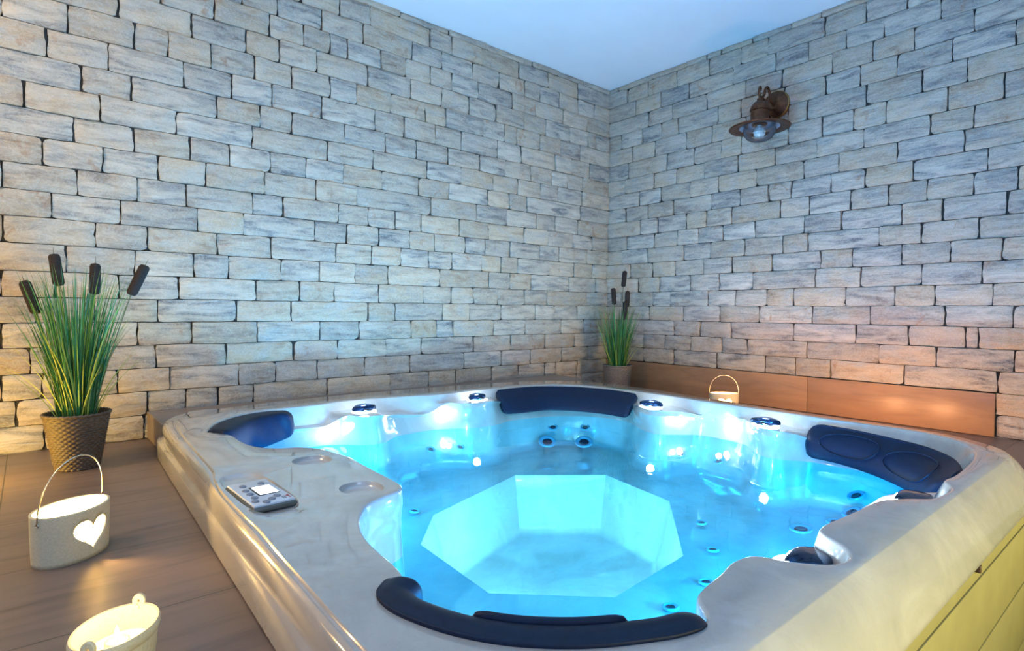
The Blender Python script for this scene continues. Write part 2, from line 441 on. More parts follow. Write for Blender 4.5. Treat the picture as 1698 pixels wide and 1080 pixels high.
def stone_wall(name, axis, joints, ext, ztop, label_mat=M_stone, clip=None):
    """axis 'x': wall in the plane y=0 (room at y<0); axis 'y': wall in plane x=0 (room at x<0)"""
    rnd = random.Random(11 if axis == 'x' else 23)
    vs, fs, cols = [], [], []
    def zline(k, s):
        return ZC[k] + .0045 * noise.noise(Vector((s * 3.1, k * 7.7, 3 if axis == 'x' else 9))) + .0016 * noise.noise(Vector((s * 22, k * 5.1, 1)))
    for k in range(len(ZC) - 1):
        ci = k - 1                                     # course number, 0 starts at the floor
        if ZC[k] > ztop: break
        J = list(joints.get(ci, []))
        J = sorted(set(J))
        J = [q for i, q in enumerate(J) if (i == 0 or q - J[i - 1] > .05) and q < ext[1] - .05]
        lo = ext[0]
        # carry the courses on beyond the part the photograph shows
        far = []
        s = (J[0] if J else ext[1]) - rnd.uniform(.2, .4)
        while s > lo:
            far.append(s); s -= rnd.uniform(.17, .42)
        J = sorted(far + J)
        J = [lo] + J + [ext[1]]
        for a, b in zip(J[:-1], J[1:]):
            if b - a < .03: continue
            if clip and clip(ci, (a + b) / 2): continue
            g = rnd.uniform(.0018, .0048)
            w = b - a - 2 * g
            nx = max(4, int(w / .022)); nz = 6
            r3 = (rnd.random(), rnd.random(), rnd.random())
            seedv = Vector((rnd.uniform(0, 90), rnd.uniform(0, 90), rnd.uniform(0, 90)))
            proud = rnd.uniform(-.004, .007)
            tiltx, tiltz = rnd.uniform(-.006, .006), rnd.uniform(-.005, .005)
            cr = [rnd.uniform(.003, .010) * (2.4 if rnd.random() < .16 else 1) for _ in range(4)]
            n0 = len(vs)
            rows = nz + 3; colsn = nx + 3
            for j in range(-1, nz + 2):
                for i in range(-1, nx + 2):
                    back = i < 0 or j < 0 or i > nx or j > nz
                    ii = min(max(i, 0), nx); jj = min(max(j, 0), nz)
                    u, v = ii / nx, jj / nz
                    s_ = a + g + w * u
                    zb = zline(k, s_) + .0015; zt = min(zline(k + 1, s_), ztop) - .0015
                    z_ = zb + (zt - zb) * v
                    # ragged ends
                    e = .006 * noise.noise(Vector((z_ * 26, 0, 0)) + seedv)
                    e2 = .007 * noise.noise(Vector((z_ * 26, 5, 0)) + seedv)
                    s_ += e * (1 - u) ** 3 + e2 * u ** 3
                    # rounded corners
                    H = zt - zb
                    dx = min(u, 1 - u) * w; dz = min(v, 1 - v) * H
                    q = cr[(0 if u < .5 else 1) + (0 if v < .5 else 2)]
                    if dx < q and dz < q:
                        ex, ez = q - dx, q - dz; L = math.hypot(ex, ez)
                        if L > q and L > 0:
                            f = q / L
                            nxp, nzp = ex * f, ez * f
                            s_ += (ex - nxp) * (1 if u < .5 else -1); z_ += (ez - nzp) * (1 if v < .5 else -1)
                    edge = min(dx, dz)
                    d = proud + .007 * sm(0, .012, edge) + tiltx * (u - .5) + tiltz * (v - .5)
                    n1 = noise.noise(Vector((s_ * 9, z_ * 13, 0)) + seedv); n2 = noise.noise(Vector((s_ * 24, z_ * 34, 4)) + seedv)
                    n3 = abs(noise.noise(Vector((s_ * 14 + z_ * 9, z_ * 18, 8)) + seedv))
                    d += .0065 * n1 + .004 * n2 - .009 * n3
                    if back: d = -.045
                    vs.append((s_, -d, z_) if axis == 'x' else (-d, s_, z_))
                    cols.append(r3)
            for j in range(rows - 1):
                for i in range(colsn - 1):
                    p = n0 + j * colsn + i
                    fs.append((p, p + 1, p + colsn + 1, p + colsn))
    # dark bed behind the stones
    o = mesh(name, vs, fs, label_mat, smooth=True, angle=50)
    ca = o.data.color_attributes.new('rnd', 'FLOAT_COLOR', 'POINT')
    for i, c in enumerate(cols): ca.data[i].color = (*c, 1)
    bk = box(ext[0], .06, .012, .16, -.9, 2.5) if axis == 'x' else box(.012, .16, ext[0], .06, -.9, 2.5)
    me = o.data; me.materials.append(M_joint)
    bm = bmesh.new(); bm.from_mesh(me)
    bv = [bm.verts.new(q) for q in bk[0]]
    for q in bk[1]:
        f = bm.faces.new([bv[i] for i in q]); f.material_index = 1
    bm.to_mesh(me); bm.free()
    return tag(o, kind='structure')

stone_wall('wall_left', 'x', JL, (-5.6, .015), 2.5)
stone_wall('wall_right', 'y', JR, (-5.6, .010), 2.5, clip=lambda c, s: c in (0, 1) and s > -2.594)

# ------------------------------------------------------------------ ceiling, floor, other walls
def structure(name, part, mat, smooth=False, angle=None):
    return tag(mesh(name, part[0], part[1], mat, smooth=smooth, angle=angle), kind='structure')
structure('ceiling', box(-5.76, .16, -5.76, .16, 2.5, 2.6), M_ceil)
structure('wall_front', box(-5.76, .16, -5.72, -5.6, -.8, 2.5), M_wall)
structure('wall_side', box(-5.72, -5.6, -5.6, .0, -.8, 2.5), M_wall)

# outline of the tub rim (the crease round its flat top), z = 0.16
RIM_Z = .16
OUT = catmull([(-3.325, -.56), (-3.29, -.43), (-3.19, -.345), (-3.01, -.295), (-2.70, -.255), (-2.355, -.245), (-1.90, -.27), (-1.551, -.305), (-1.25, -.39),
               (-1.05, -.50), (-.945, -.63), (-.90, -.80), (-.895, -1.0), (-.915, -1.25), (-.95, -1.5), (-.985, -1.8), (-1.0, -2.1), (-1.008, -2.4),
               (-1.04, -2.6), (-1.10, -2.72), (-1.2, -2.82), (-1.33, -2.86), (-1.7, -2.862), (-2.2, -2.862), (-2.7, -2.862), (-3.1, -2.862), (-3.33, -2.85),
               (-3.43, -2.75), (-3.436, -2.534), (-3.426, -2.2), (-3.416, -1.98), (-3.417, -1.88), (-3.416, -1.76), (-3.412, -1.64), (-3.40, -1.52), (-3.380, -1.40), (-3.362, -1.0), (-3.341, -.68)], 8)
def offset(loop, d):
    n = len(loop); out = []
    area = sum(loop[i][0] * loop[(i + 1) % n][1] - loop[(i + 1) % n][0] * loop[i][1] for i in range(n))
    s = 1 if area > 0 else -1
    for i in range(n):
        a, b = loop[i - 1], loop[(i + 1) % n]
        t = Vector((b[0] - a[0], b[1] - a[1])).normalized()
        dd = d(loop[i]) if callable(d) else d
        out.append((loop[i][0] - t.y * s * dd, loop[i][1] + t.x * s * dd))       # + = inwards
    return out

def slab(name, loop, z0, z1, mat):
    v, f = cdt(loop)
    n = len(v)
    vs = [(p.x, p.y, z1) for p in v] + [(p.x, p.y, z0) for p in v]
    fs = [list(t) for t in f] + [[i + n for i in reversed(t)] for t in f]
    m_ = len(loop)
    fs += [[i, (i + 1) % m_, (i + 1) % m_ + n, i + n] for i in range(m_)]
    return mesh(name, vs, fs, mat, smooth=False)

# raised floor: left of the tub and the strip behind it
left_edge = [(-3.32, -.45), (-3.33, -.9), (-3.34, -1.3), (-3.38, -1.6), (-3.39, -1.9), (-3.40, -2.6), (-3.46, -2.95)]
fl = [(-5.6, -5.6), (-3.48, -5.6)] + left_edge[::-1] + [(-3.32, -.40), (-3.32, .012), (-5.6, .012)]
right_edge = [(-.80, -.45), (-.86, -.62), (-.86, -1.0), (-.88, -1.3), (-.915, -1.6), (-.955, -2.0), (-.965, -2.4), (-1.0, -2.62), (-1.1, -2.78), (-1.25, -2.95)]
fr = [(.012, .012), (-.62, .012), (-.62, -.40)] + right_edge + [(-1.25, -3.02), (.012, -3.02)]
def floor_all():
    a = slab('floor', fl, -.12, 0, M_floor)
    a2 = slab('floor', fr, -.12, 0, M_floor)
    b = box(-3.46, .012, -5.6, -2.6, -.86, -.8)
    bm = bmesh.new(); bm.from_mesh(a.data); bm.from_mesh(a2.data)
    for part in (b, box(-3.50, -3.48, -5.6, -2.95, -.8, -.1), box(-1.25, .012, -3.04, -3.02, -.8, -.1)):
        bv = [bm.verts.new(q) for q in part[0]]
        for q in part[1]: bm.faces.new([bv[i] for i in q])
    bm.to_mesh(a.data); bm.free(); bpy.data.objects.remove(a2)
    tag(a, kind='structure')
floor_all()

# tiled ledge along the left wall, its front following the tub
led = [(-3.357, .012), (-3.357, -.40), (-3.352, -.402), (-3.30, -.402)] + \
      [p for p in offset(OUT, -.018) if -3.27 < p[0] < -1.02 and p[1] > -.55] + [(-.86, -.62), (-.80, -.45), (-.66, -.30), (-.62, .012)]
led = [(-3.357, .012), (-3.357, -.402), (-3.345, -.402)] + [(-3.30, -.38), (-3.24, -.33), (-3.17, -.295), (-3.0, -.262), (-2.7, -.225), (-2.355, -.215), (-1.9, -.24), (-1.55, -.275), (-1.25, -.36), (-1.03, -.475), (-.90, -.62), (-.80, -.46), (-.64, -.30), (-.60, .012)]
def ledge():
    a = slab('trim_1', led, 0.001, .13, M_ledge)
    md = a.modifiers.new('bevel', 'BEVEL'); md.width = .004; md.segments = 2; md.limit_method = 'ANGLE'; md.angle_limit = .9
    tag(a, kind='structure')
ledge()
# skirting tiles on the right wall
JS = -1.668
structure('trim_2', rbox(-.014, .012, JS + .0012, -.004, .002, .224, .0015), M_skirt, True, 40)
structure('trim_3', rbox(-.014, .012, -2.594, JS - .0012, .002, .223, .0015), M_skirt, True, 40)

# ------------------------------------------------------------------ hot tub
tub = empty('hot_tub', (-2.2, -1.6, 0), label='large pearl acrylic hot tub sunk in the floor, lit blue inside', cat='hot tub')
TM = Matrix.Translation((2.2, 1.6, 0))
def T(part): return xf(part, TM)

# control points of the opening: (rim x, rim y, mid x, mid y, mid z, water x, water y); None = plain wall
_ = None
CP = [
 (-3.275,-.82,_,_,_,_,_,.03),(-3.20,-.64,_,_,_,_,_,.05),(-3.07,-.50,_,_,_,_,_,.06),(-2.95,-.455,_,_,_,-2.96,-.55),(-2.83,-.47,_,_,_,-2.85,-.565),
 (-2.70,-.47,_,_,_,-2.705,-.59),(-2.62,-.452,-2.63,-.60,.12,-2.62,-.645),(-2.53,-.445,-2.57,-.69,.12,-2.56,-.70),(-2.42,-.453,-2.49,-.70,.12,-2.47,-.71),
 (-2.32,-.465,-2.34,-.56,.09,-2.34,-.62),(-2.17,-.50,_,_,_,-2.14,-.595),(-2.06,-.53,-2.05,-.60,.12,-2.03,-.63),(-1.95,-.545,-1.985,-.69,.12,-1.94,-.685),
 (-1.82,-.54,-1.89,-.715,.12,-1.86,-.70),(-1.70,-.535,-1.79,-.695,.12,-1.76,-.70),(-1.60,-.535,-1.625,-.575,.09,-1.61,-.655),(-1.45,-.535,_,_,_,-1.46,-.67),
 (-1.26,-.575,_,_,_,-1.33,-.70),(-1.13,-.70,_,_,_,-1.19,-.79),(-1.06,-.88,_,_,_,-1.11,-.93),(-1.05,-1.06,_,_,_,-1.09,-1.10),
 (-1.05,-1.20,-1.24,-1.28,.11,-1.20,-1.28),(-1.05,-1.34,-1.30,-1.42,.11,-1.24,-1.42),(-1.055,-1.46,-1.21,-1.52,.11,-1.16,-1.50),(-1.06,-1.57,-1.10,-1.57,.09,-1.085,-1.575),
 (-1.062,-1.69,_,_,_,-1.075,-1.70),(-1.065,-1.80,-1.12,-1.83,.11,-1.10,-1.835),(-1.07,-1.90,-1.26,-1.96,.11,-1.22,-1.955),(-1.07,-2.0,-1.30,-2.06,.11,-1.26,-2.045),
 (-1.07,-2.1,-1.22,-2.13,.10,-1.21,-2.135),(-1.078,-2.2,_,_,_,-1.18,-2.2),(-1.072,-2.35,_,_,_,-1.175,-2.35),(-1.07,-2.48,_,_,_,-1.20,-2.46),
 (-1.095,-2.60,_,_,_,-1.25,-2.55),(-1.18,-2.71,_,_,_,-1.33,-2.63),(-1.30,-2.775,_,_,_,-1.43,-2.69),(-1.43,-2.80,_,_,_,-1.50,-2.725),(-1.60,-2.812,_,_,_,-1.60,-2.74),
 (-1.73,-2.815,-1.70,-2.74,.09,-1.70,-2.73),(-1.81,-2.81,-1.77,-2.69,.09,-1.77,-2.68),(-1.88,-2.842,-1.85,-2.67,.09,-1.85,-2.66),(-1.95,-2.845,-1.93,-2.67,.09,-1.93,-2.66),
 (-2.03,-2.835,-2.01,-2.67,.09,-2.01,-2.66),(-2.09,-2.79,-2.08,-2.68,.09,-2.08,-2.67),(-2.15,-2.758,-2.15,-2.71,.09,-2.15,-2.70),(-2.25,-2.75,_,_,_,_,_,.02),(-2.36,-2.743,_,_,_,_,_,.02),
 (-2.44,-2.738,-2.41,-2.70,.09,-2.41,-2.69),(-2.49,-2.752,-2.445,-2.69,.09,-2.445,-2.68),(-2.53,-2.81,-2.48,-2.68,.09,-2.48,-2.67),(-2.58,-2.84,-2.52,-2.67,.09,-2.52,-2.66),
 (-2.64,-2.832,-2.56,-2.665,.09,-2.56,-2.655),(-2.69,-2.78,-2.60,-2.66,.09,-2.60,-2.65),(-2.72,-2.72,-2.645,-2.665,.09,-2.645,-2.655),(-2.775,-2.708,-2.74,-2.69,.09,-2.74,-2.68),
 (-2.84,-2.72,_,_,_,_,_,.02),(-2.90,-2.728,_,_,_,_,_,.02),(-2.945,-2.742,_,_,_,_,_,.02),(-2.995,-2.788,_,_,_,_,_,.05),(-3.06,-2.782,_,_,_,_,_,.06),(-3.12,-2.756,_,_,_,_,_,.06),
 (-3.184,-2.720,_,_,_,_,_,.06),(-3.238,-2.677,_,_,_,_,_,.06),(-3.281,-2.63,_,_,_,_,_,.06),(-3.316,-2.575,_,_,_,_,_,.06),(-3.341,-2.514,_,_,_,_,_,.06),(-3.355,-2.455,_,_,_,_,_,.05),
 (-3.350,-2.405,_,_,_,_,_,.03),(-3.325,-2.378,_,_,_,_,_,.02),(-3.296,-2.360,_,_,_,_,_,.015),(-3.284,-2.32,_,_,_,_,_,.015),(-3.279,-2.26,_,_,_,_,_,.015),(-3.272,-2.182,_,_,_,_,_,.015),
 (-3.253,-2.104,_,_,_,_,_,.015),(-3.222,-2.036,_,_,_,_,_,.012),(-3.175,-1.975,_,_,_,_,_,.012),(-3.12,-1.945,_,_,_,_,_,.012),(-3.07,-1.928,_,_,_,_,_,.01),(-3.042,-1.905,_,_,_,_,_,.01),
 (-3.029,-1.86,_,_,_,_,_,.012),(-3.025,-1.75,_,_,_,_,_,.015),(-3.02,-1.62,_,_,_,_,_,.015),(-3.015,-1.53,_,_,_,_,_,.015),(-3.028,-1.44,_,_,_,_,_,.015),(-3.045,-1.36,_,_,_,_,_,.015),
 (-3.09,-1.30,_,_,_,_,_,.02),(-3.14,-1.275,_,_,_,_,_,.02),(-3.185,-1.235,_,_,_,_,_,.02),(-3.212,-1.17,_,_,_,_,_,.02),(-3.222,-1.08,_,_,_,_,_,.02),(-3.222,-.97,_,_,_,_,_,.02),
 (-3.24,-.905,_,_,_,_,_,.02),(-3.265,-.86,_,_,_,_,_,.02)]
rimctl = [(c[0], c[1]) for c in CP]
nin = [Vector(b) - Vector(a) for a, b in zip(rimctl, offset(rimctl, 1.0))]
ROWS = []
for c, nn in zip(CP, nin):
    rx, ry, mx, my, mz, wx, wy = c[:7]
    if wx is None: d = c[7]; wx, wy = rx + nn.x * d, ry + nn.y * d
    if mx is None:
        k = .45; mx, my, mz = rx + (wx - rx) * k, ry + (wy - ry) * k, .07
        sz = .12; f = .12
        sx, sy = rx + (wx - rx) * f, ry + (wy - ry) * f
    else:
        L = math.hypot(mx - rx, my - ry); f = min(.45, .030 / max(L, .001))
        sx, sy, sz = rx + (mx - rx) * f, ry + (my - ry) * f, mz + .001
    ROWS.append((rx, ry, sx, sy, sz, mx, my, mz, wx, wy))
SP = catmull(ROWS, 6)
R0 = [(p[0], p[1]) for p in SP]
NI = [Vector(b) - Vector(a) for a, b in zip(R0, offset(R0, 1.0))]
WL = [(p[8], p[9]) for p in SP]
NW = [Vector(b) - Vector(a) for a, b in zip(WL, offset(WL, 1.0))]
def seat_z(x, y):
    d = math.hypot((x + 2.1) / 1.1, (y + 1.57) / 1.1)
    return -.235 + .035 * sm(.75, 1.05, d)
OCT = [(-2.49, -1.20), (-1.84, -.965), (-1.46, -1.26), (-1.556, -1.72), (-2.02, -2.10), (-2.44, -2.14), (-2.72, -1.88), (-2.69, -1.43)]

def build_shell():
    vs, fs = [], []
    n = len(SP)
    rings = []
    def ring(pts):
        n0 = len(vs); vs.extend(pts); rings.append(n0); return n0
    W_Z = -.02
    ring([Vector((p[0], p[1], RIM_Z)) for p in SP])
    for off, dz in ((.003, -.0006), (.0065, -.003), (.0088, -.0065)):
        # quarter-round lip, leaning towards the shelf point
        q = []
        for p, nn in zip(SP, NI):
            q.append(Vector((p[0] + nn.x * off, p[1] + nn.y * off, RIM_Z + dz)))
        ring(q)
    ring([Vector((p[2] + nn.x * .009, p[3] + nn.y * .009, p[4])) for p, nn in zip(SP, NI)])
    def lerp3(a, b, t): return a + (b - a) * t
    Sx = [Vector((p[2] + nn.x * .009, p[3] + nn.y * .009, p[4])) for p, nn in zip(SP, NI)]
    Mx = [Vector((p[5], p[6], p[7])) for p in SP]
    ring([lerp3(a, b, .5) for a, b in zip(Sx, Mx)])
    ring([lerp3(a, b, .9) for a, b in zip(Sx, Mx)])
    Wx = [Vector((p[8], p[9], W_Z)) for p in SP]
    ring([lerp3(b, Vector((c.x, c.y, b.z)), .5) + Vector((0, 0, -.004)) for b, c in zip(Mx, Wx)])
    ring([lerp3(b, c, .2) for b, c in zip(Mx, Wx)])
    ring([lerp3(b, c, .6) for b, c in zip(Mx, Wx)])
    ring(Wx)
    for d, t in ((.010, .45), (.022, .8), (.034, .95), (.05, 1.0)):
        q = []
        for c, nn in zip(Wx, NW):
            x, y = c.x + nn.x * d, c.y + nn.y * d
            q.append(Vector((x, y, W_Z + (seat_z(x, y) - W_Z) * t)))
        ring(q)
    for a, b in zip(rings[:-1], rings[1:]):
        for i in range(n):
            j = (i + 1) % n
            fs.append([a + i, a + j, b + j, b + i])
    # seats
    B = [(vs[rings[-1] + i].x, vs[rings[-1] + i].y) for i in range(n)]
    octl = []
    for i in range(8):
        a, b = OCT[i], OCT[(i + 1) % 8]
        for k in range(6): t = k / 6; octl.append((a[0] + (b[0] - a[0]) * t, a[1] + (b[1] - a[1]) * t))
    seat = cdt(B, (octl,), .09, seat_z)
    parts = [(vs, fs), seat]
    # foot well
    cx, cy = -2.1, -1.55
    fv, ff = [], []
    levels = [(1.0, None), (.992, -.245), (.975, -.27), (.93, -.36), (.88, -.47), (.86, -.50), (.82, -.515)]
    for s, z in levels:
        for p in octl:
            x, y = cx + (p[0] - cx) * s, cy + (p[1] - cy) * s
            fv.append(Vector((x, y, seat_z(x, y) if z is None else z)))
    m_ = len(octl)
    for a in range(len(levels) - 1):
        for i in range(m_): ff.append([a * m_ + i, a * m_ + (i + 1) % m_, (a + 1) * m_ + (i + 1) % m_, (a + 1) * m_ + i])
    fv.append(Vector((cx, cy, -.515))); c0 = len(fv) - 1; a = (len(levels) - 1) * m_
    for i in range(m_): ff.append([a + i, a + (i + 1) % m_, c0])
    parts.append((fv, ff))
    # flat top with recesses
    def ell(cx, cy, rx, ry, n=40, p=2.0, rot=0):
        out = []
        for i in range(n):
            a = 2 * PI * i / n; c, s = math.cos(a), math.sin(a)
            x = rx * math.copysign(abs(c) ** (2 / p), c); y = ry * math.copysign(abs(s) ** (2 / p), s)
            out.append((cx + x * math.cos(rot) - y * math.sin(rot), cy + x * math.sin(rot) + y * math.cos(rot)))
        return out
    rec = [((-3.122, -1.848, .055, .062, 40, 2.2), .014, .62), ((-3.118, -1.492, .058, .060, 40, 2.2), .014, .62), ((-3.342, -1.70, .060, .20, 64, 3.4, math.radians(1)), .012, .80)]
    holes = [ell(*r[0]) for r in rec]
    parts.append(cdt(OUT, (R0,) + tuple(holes), None, lambda x, y: RIM_Z))
    for r, dep, k in rec:
        L0 = ell(*r); vv, ft = [], []; cx, cy = r[0], r[1]; nn = len(L0)
        lv = [(1, 0), (.985, -.0012), (.95, -.006), (.90, -.6 * dep - .003), (.86, -dep * .93), (.80, -dep), (.4, -dep), (0.02, -dep)]
        if r[3] > .1: lv = [(1, 0), (.985, -.001), (.95, -dep * .4), (.91, -dep * .85), (.87, -dep), (.5, -dep), (.02, -dep)]
        for s, z in lv:
            for p in L0: vv.append(Vector((cx + (p[0] - cx) * s, cy + (p[1] - cy) * s, RIM_Z + z)))
        for a in range(len(lv) - 1):
            for i in range(nn): ft.append([a * nn + i, a * nn + (i + 1) % nn, (a + 1) * nn + (i + 1) % nn, (a + 1) * nn + i])
        ft.append([(len(lv) - 1) * nn + i for i in range(nn)])
        parts.append((vv, ft))
    # outer skirt: fluted on the left, broad and convex on the near side
    left = [(0, .16), (.0015, .1585), (.004, .1530), (.008, .1515), (.014, .1525), (.021, .147), (.026, .137), (.028, .120), (.027, .102), (.0255, .090), (.028, .083), (.034, .076), (.037, .064), (.037, .03), (.036, .004)]
    near = [(0, .16), (.003, .1575), (.009, .1525), (.018, .1445), (.028, .134), (.038, .121), (.048, .105), (.056, .089), (.063, .073), (.068, .060), (.071, .050), (.073, .044), (.074, .039), (.074, .034), (.060, .032)]
    back = [(0, .16), (.0015, .1588), (.003, .157), (.005, .155), (.006, .153), (.007, .150), (.007, .147), (.006, .144), (.004, .142), (.001, .141), (0, .14), (-.004, .14), (-.008, .14), (-.01, .14), (-.012, .14)]
    ov, of = [], []; no = len(OUT)
    nrm = [Vector(a) - Vector(b) for a, b in zip(OUT, offset(OUT, 1.0))]
    for k in range(len(left)):
        for p, nv in zip(OUT, nrm):
            wn = sm(.35, .8, -nv.y) * sm(-3.46, -3.36, p[0]); wl = (1 - wn) * sm(-3.02, -3.16, p[0])
            wl = max(wl, 0); wb = max(0, 1 - wn - wl)
            o_ = near[k][0] * wn + left[k][0] * wl + back[k][0] * wb; z_ = near[k][1] * wn + left[k][1] * wl + back[k][1] * wb
            # the skirt meets the floor in a straight line, whatever the rim does above it
            if wl > 0:
                need = p[0] - (-3.385 + .037 * (p[1] + .44)) if p[1] > -2.7 else .037
                need = max(.006, need) / .037
                o_ *= 1 + (need - 1) * wl
            ov.append(Vector((p[0] + nv.x * o_, p[1] + nv.y * o_, z_)))
    for a in range(len(left) - 1):
        for i in range(no): of.append([a * no + i, a * no + (i + 1) % no, (a + 1) * no + (i + 1) % no, (a + 1) * no + i])
    parts.append((ov, of))
    allp = join(*parts)
    o = mesh('shell', *T(allp), M_acr, tub, angle=42)
    bm = bmesh.new(); bm.from_mesh(o.data); bmesh.ops.remove_doubles(bm, verts=bm.verts, dist=.0004)
    bmesh.ops.recalc_face_normals(bm, faces=bm.faces); bm.to_mesh(o.data); bm.free()
    o.data.set_sharp_from_angle(angle=math.radians(42))
    return o
build_shell()

# boarded side panel under the near rim
def boards():
    zs = [.036, -.018, -.205, -.395, -.585, -.78]
    for a, b in zip(zs[:-1], zs[1:]):
        mesh('side_board', *T(rbox(-3.40, -1.20, -2.925, -2.90, b + .003, a - .003 if a < .03 else a, .002)), M_slat, tub, angle=40)
    mesh('side_frame', *T(box(-3.39, -1.22, -2.90, -2.86, -.79, .03)), M_joint, tub, smooth=False)
    mesh('clip', *T(rbox(-2.062, -2.050, -2.937, -2.925, .012, .032, .002)), simple('brown_clip', (.06, .03, .02), .6), tub)
boards()

# headrests: a profile swept along part of the opening
def sweep(path, prof, taper=4, flip=1, capk=.25):
    n = len(path); vs, fs = [], []; m_ = len(prof)
    for i, (p, nn, u) in enumerate(path):
        e = min(u, 1 - u) * n
        k = 1.0 if e >= taper else capk + (1 - capk) * math.sqrt(max(0, 1 - (1 - e / taper) ** 2))
        cn = sum(q[0] for q in prof) / m_; cz = sum(q[1] for q in prof) / m_
        for (a, z) in prof:
            aa, zz = cn + (a - cn) * k, cz + (z - cz) * k
            vs.append(Vector((p[0] + nn[0] * aa, p[1] + nn[1] * aa, zz)))
    for i in range(n - 1):
        for k in range(m_):
            fs.append([i * m_ + k, i * m_ + (k + 1) % m_, (i + 1) * m_ + (k + 1) % m_, (i + 1) * m_ + k])
    fs.append(list(range(m_))); fs.append([(n - 1) * m_ + k for k in range(m_)])
    return vs, fs
def smooth_path(i0, i1, sub=1):
    """stations between control points i0..i1 with smoothed inward normals"""
    P = []
    for c in range(i0 * 6, i1 * 6 + 1):
        k = c % len(SP); P.append((R0[k], NI[k]))
    n = len(P); out = []
    for i in range(n):
        a = Vector((0, 0)); w = 0
        for j in range(max(0, i - 7), min(n, i + 8)): a += P[j][1]
        a.normalize(); out.append((P[i][0], (a.x, a.y), i / (n - 1)))
    return out
def rprof(pts, sub=4): return catmull(pts, sub)
FAR = rprof([(.004, .150), (.020, .163), (.045, .160), (.066, .138), (.085, .085), (.098, .030), (.085, .018), (.050, .04), (.006, .08)])
FAR1 = rprof([(.002, .155), (.020, .168), (.052, .165), (.070, .145), (.080, .095), (.088, .030), (.075, .018), (.045, .04), (.006, .09)])
FAR3 = rprof([(.028, .132), (.040, .147), (.058, .143), (.085, .110), (.122, .045), (.140, .002), (.126, -.008), (.080, .02), (.035, .08)])
NEAR = rprof([(-.009, .1615), (-.003, .167), (.016, .172), (.038, .168), (.053, .152), (.055, .120), (.044, .095), (.022, .095), (.003, .12)])
def headrest(i0, i1, prof, label, taper=5):
    o = mesh('headrest', *T(sweep(smooth_path(i0, i1), prof, taper)), M_foam, tub)
    o['label'] = label; return o
def resample(L, n):
    P = catmull(L, 8, False); d = [0]
    for a, b in zip(P[:-1], P[1:]): d.append(d[-1] + (Vector(b) - Vector(a)).length)
    out = []; k = 0
    for i in range(n):
        t = d[-1] * i / (n - 1)
        while k < len(d) - 2 and d[k + 1] < t: k += 1
        f = (t - d[k]) / max(1e-9, d[k + 1] - d[k]); out.append(Vector(P[k]).lerp(Vector(P[k + 1]), min(1, f)))
    return out
def loft_headrest(O, I, B, bulge, label, taper, capk, n=60):
    """front skin between the top outer edge O, the top front edge I and the bottom edge B"""
    O, B = resample(O, n), resample(B, n)
    I = resample(I, n) if I else [o.lerp(b, .14) + Vector((0, 0, .010)) for o, b in zip(O, B)]
    vs, fs = [], []; m_ = 0
    for i in range(n):
        o, a, b = O[i], I[i], B[i]
        h = (b - o); h.z = 0; h.normalize()                      # towards the water
        mid = a.lerp(b, .5) + h * bulge + Vector((0, 0, bulge * .4))
        sec = [o, o.lerp(a, .5) + Vector((0, 0, .005)), a, mid, b, b - h * .018 + Vector((0, 0, -.006)), b - h * .035 + Vector((0, 0, .012)), o + Vector((0, 0, -.03)) - h * .002]
        sec = [Vector(q) for q in catmull([tuple(q) for q in sec], 3)]
        m_ = len(sec); e = min(i, n - 1 - i)
        k = 1.0 if e >= taper else capk + (1 - capk) * math.sqrt(max(0, 1 - (1 - e / taper) ** 2))
        c = sum(sec, Vector()) / m_
        vs += [c + (q - c) * k for q in sec]
    for i in range(n - 1):
        for k in range(m_): fs.append([i * m_ + k, i * m_ + (k + 1) % m_, (i + 1) * m_ + (k + 1) % m_, (i + 1) * m_ + k])
    fs.append(list(range(m_))); fs.append([(n - 1) * m_ + k for k in range(m_)])
    o = mesh('headrest', *T((vs, fs)), M_foam, tub, angle=60); o['label'] = label; return o, (O, I, B)
Z3 = lambda L, z: [(x, y, z) for x, y in L]
h1, _q = loft_headrest(Z3([(-3.268, -.84), (-3.232, -.75), (-3.175, -.655), (-3.08, -.57), (-2.974, -.535), (-2.90, -.555), (-2.865, -.60)], .162),
    Z3([(-3.240, -.91), (-3.195, -.865), (-3.14, -.79), (-3.071, -.710), (-3.005, -.675), (-2.95, -.66), (-2.905, -.67)], .166),
    [(-3.20, -.90, .09), (-3.14, -.82, .07), (-3.09, -.755, .055), (-3.03, -.725, .05), (-2.965, -.69, .055), (-2.91, -.655, .06), (-2.87, -.65, .07)], .010,
    'dark foam headrest lit bright blue, far left', 5, .3)
h2, _q = loft_headrest(Z3([(-1.655, -.560), (-1.56, -.558), (-1.42, -.562), (-1.30, -.605), (-1.155, -.745), (-1.098, -.92), (-1.085, -1.06), (-1.10, -1.185)], .152), None,
    Z3([(-1.684, -.675), (-1.60, -.700), (-1.50, -.712), (-1.385, -.738), (-1.275, -.860), (-1.215, -1.036), (-1.212, -1.195)], .035), .014,
    'dark foam headrest in the far corner', 2, .8)
h3, OIB = loft_headrest(Z3([(-1.118, -2.150), (-1.118, -2.254), (-1.14, -2.363), (-1.206, -2.535), (-1.270, -2.639), (-1.391, -2.735), (-1.528, -2.780), (-1.62, -2.785)], .137), None,
    Z3([(-1.215, -2.160), (-1.215, -2.24), (-1.235, -2.335), (-1.29, -2.443), (-1.365, -2.547), (-1.43, -2.61), (-1.50, -2.66), (-1.585, -2.70)], .012), .022,
    'dark foam headrest beside the right wall', 4, .45)
h4 = headrest(58, 69, NEAR, 'black foam headrest on the near edge', 5)
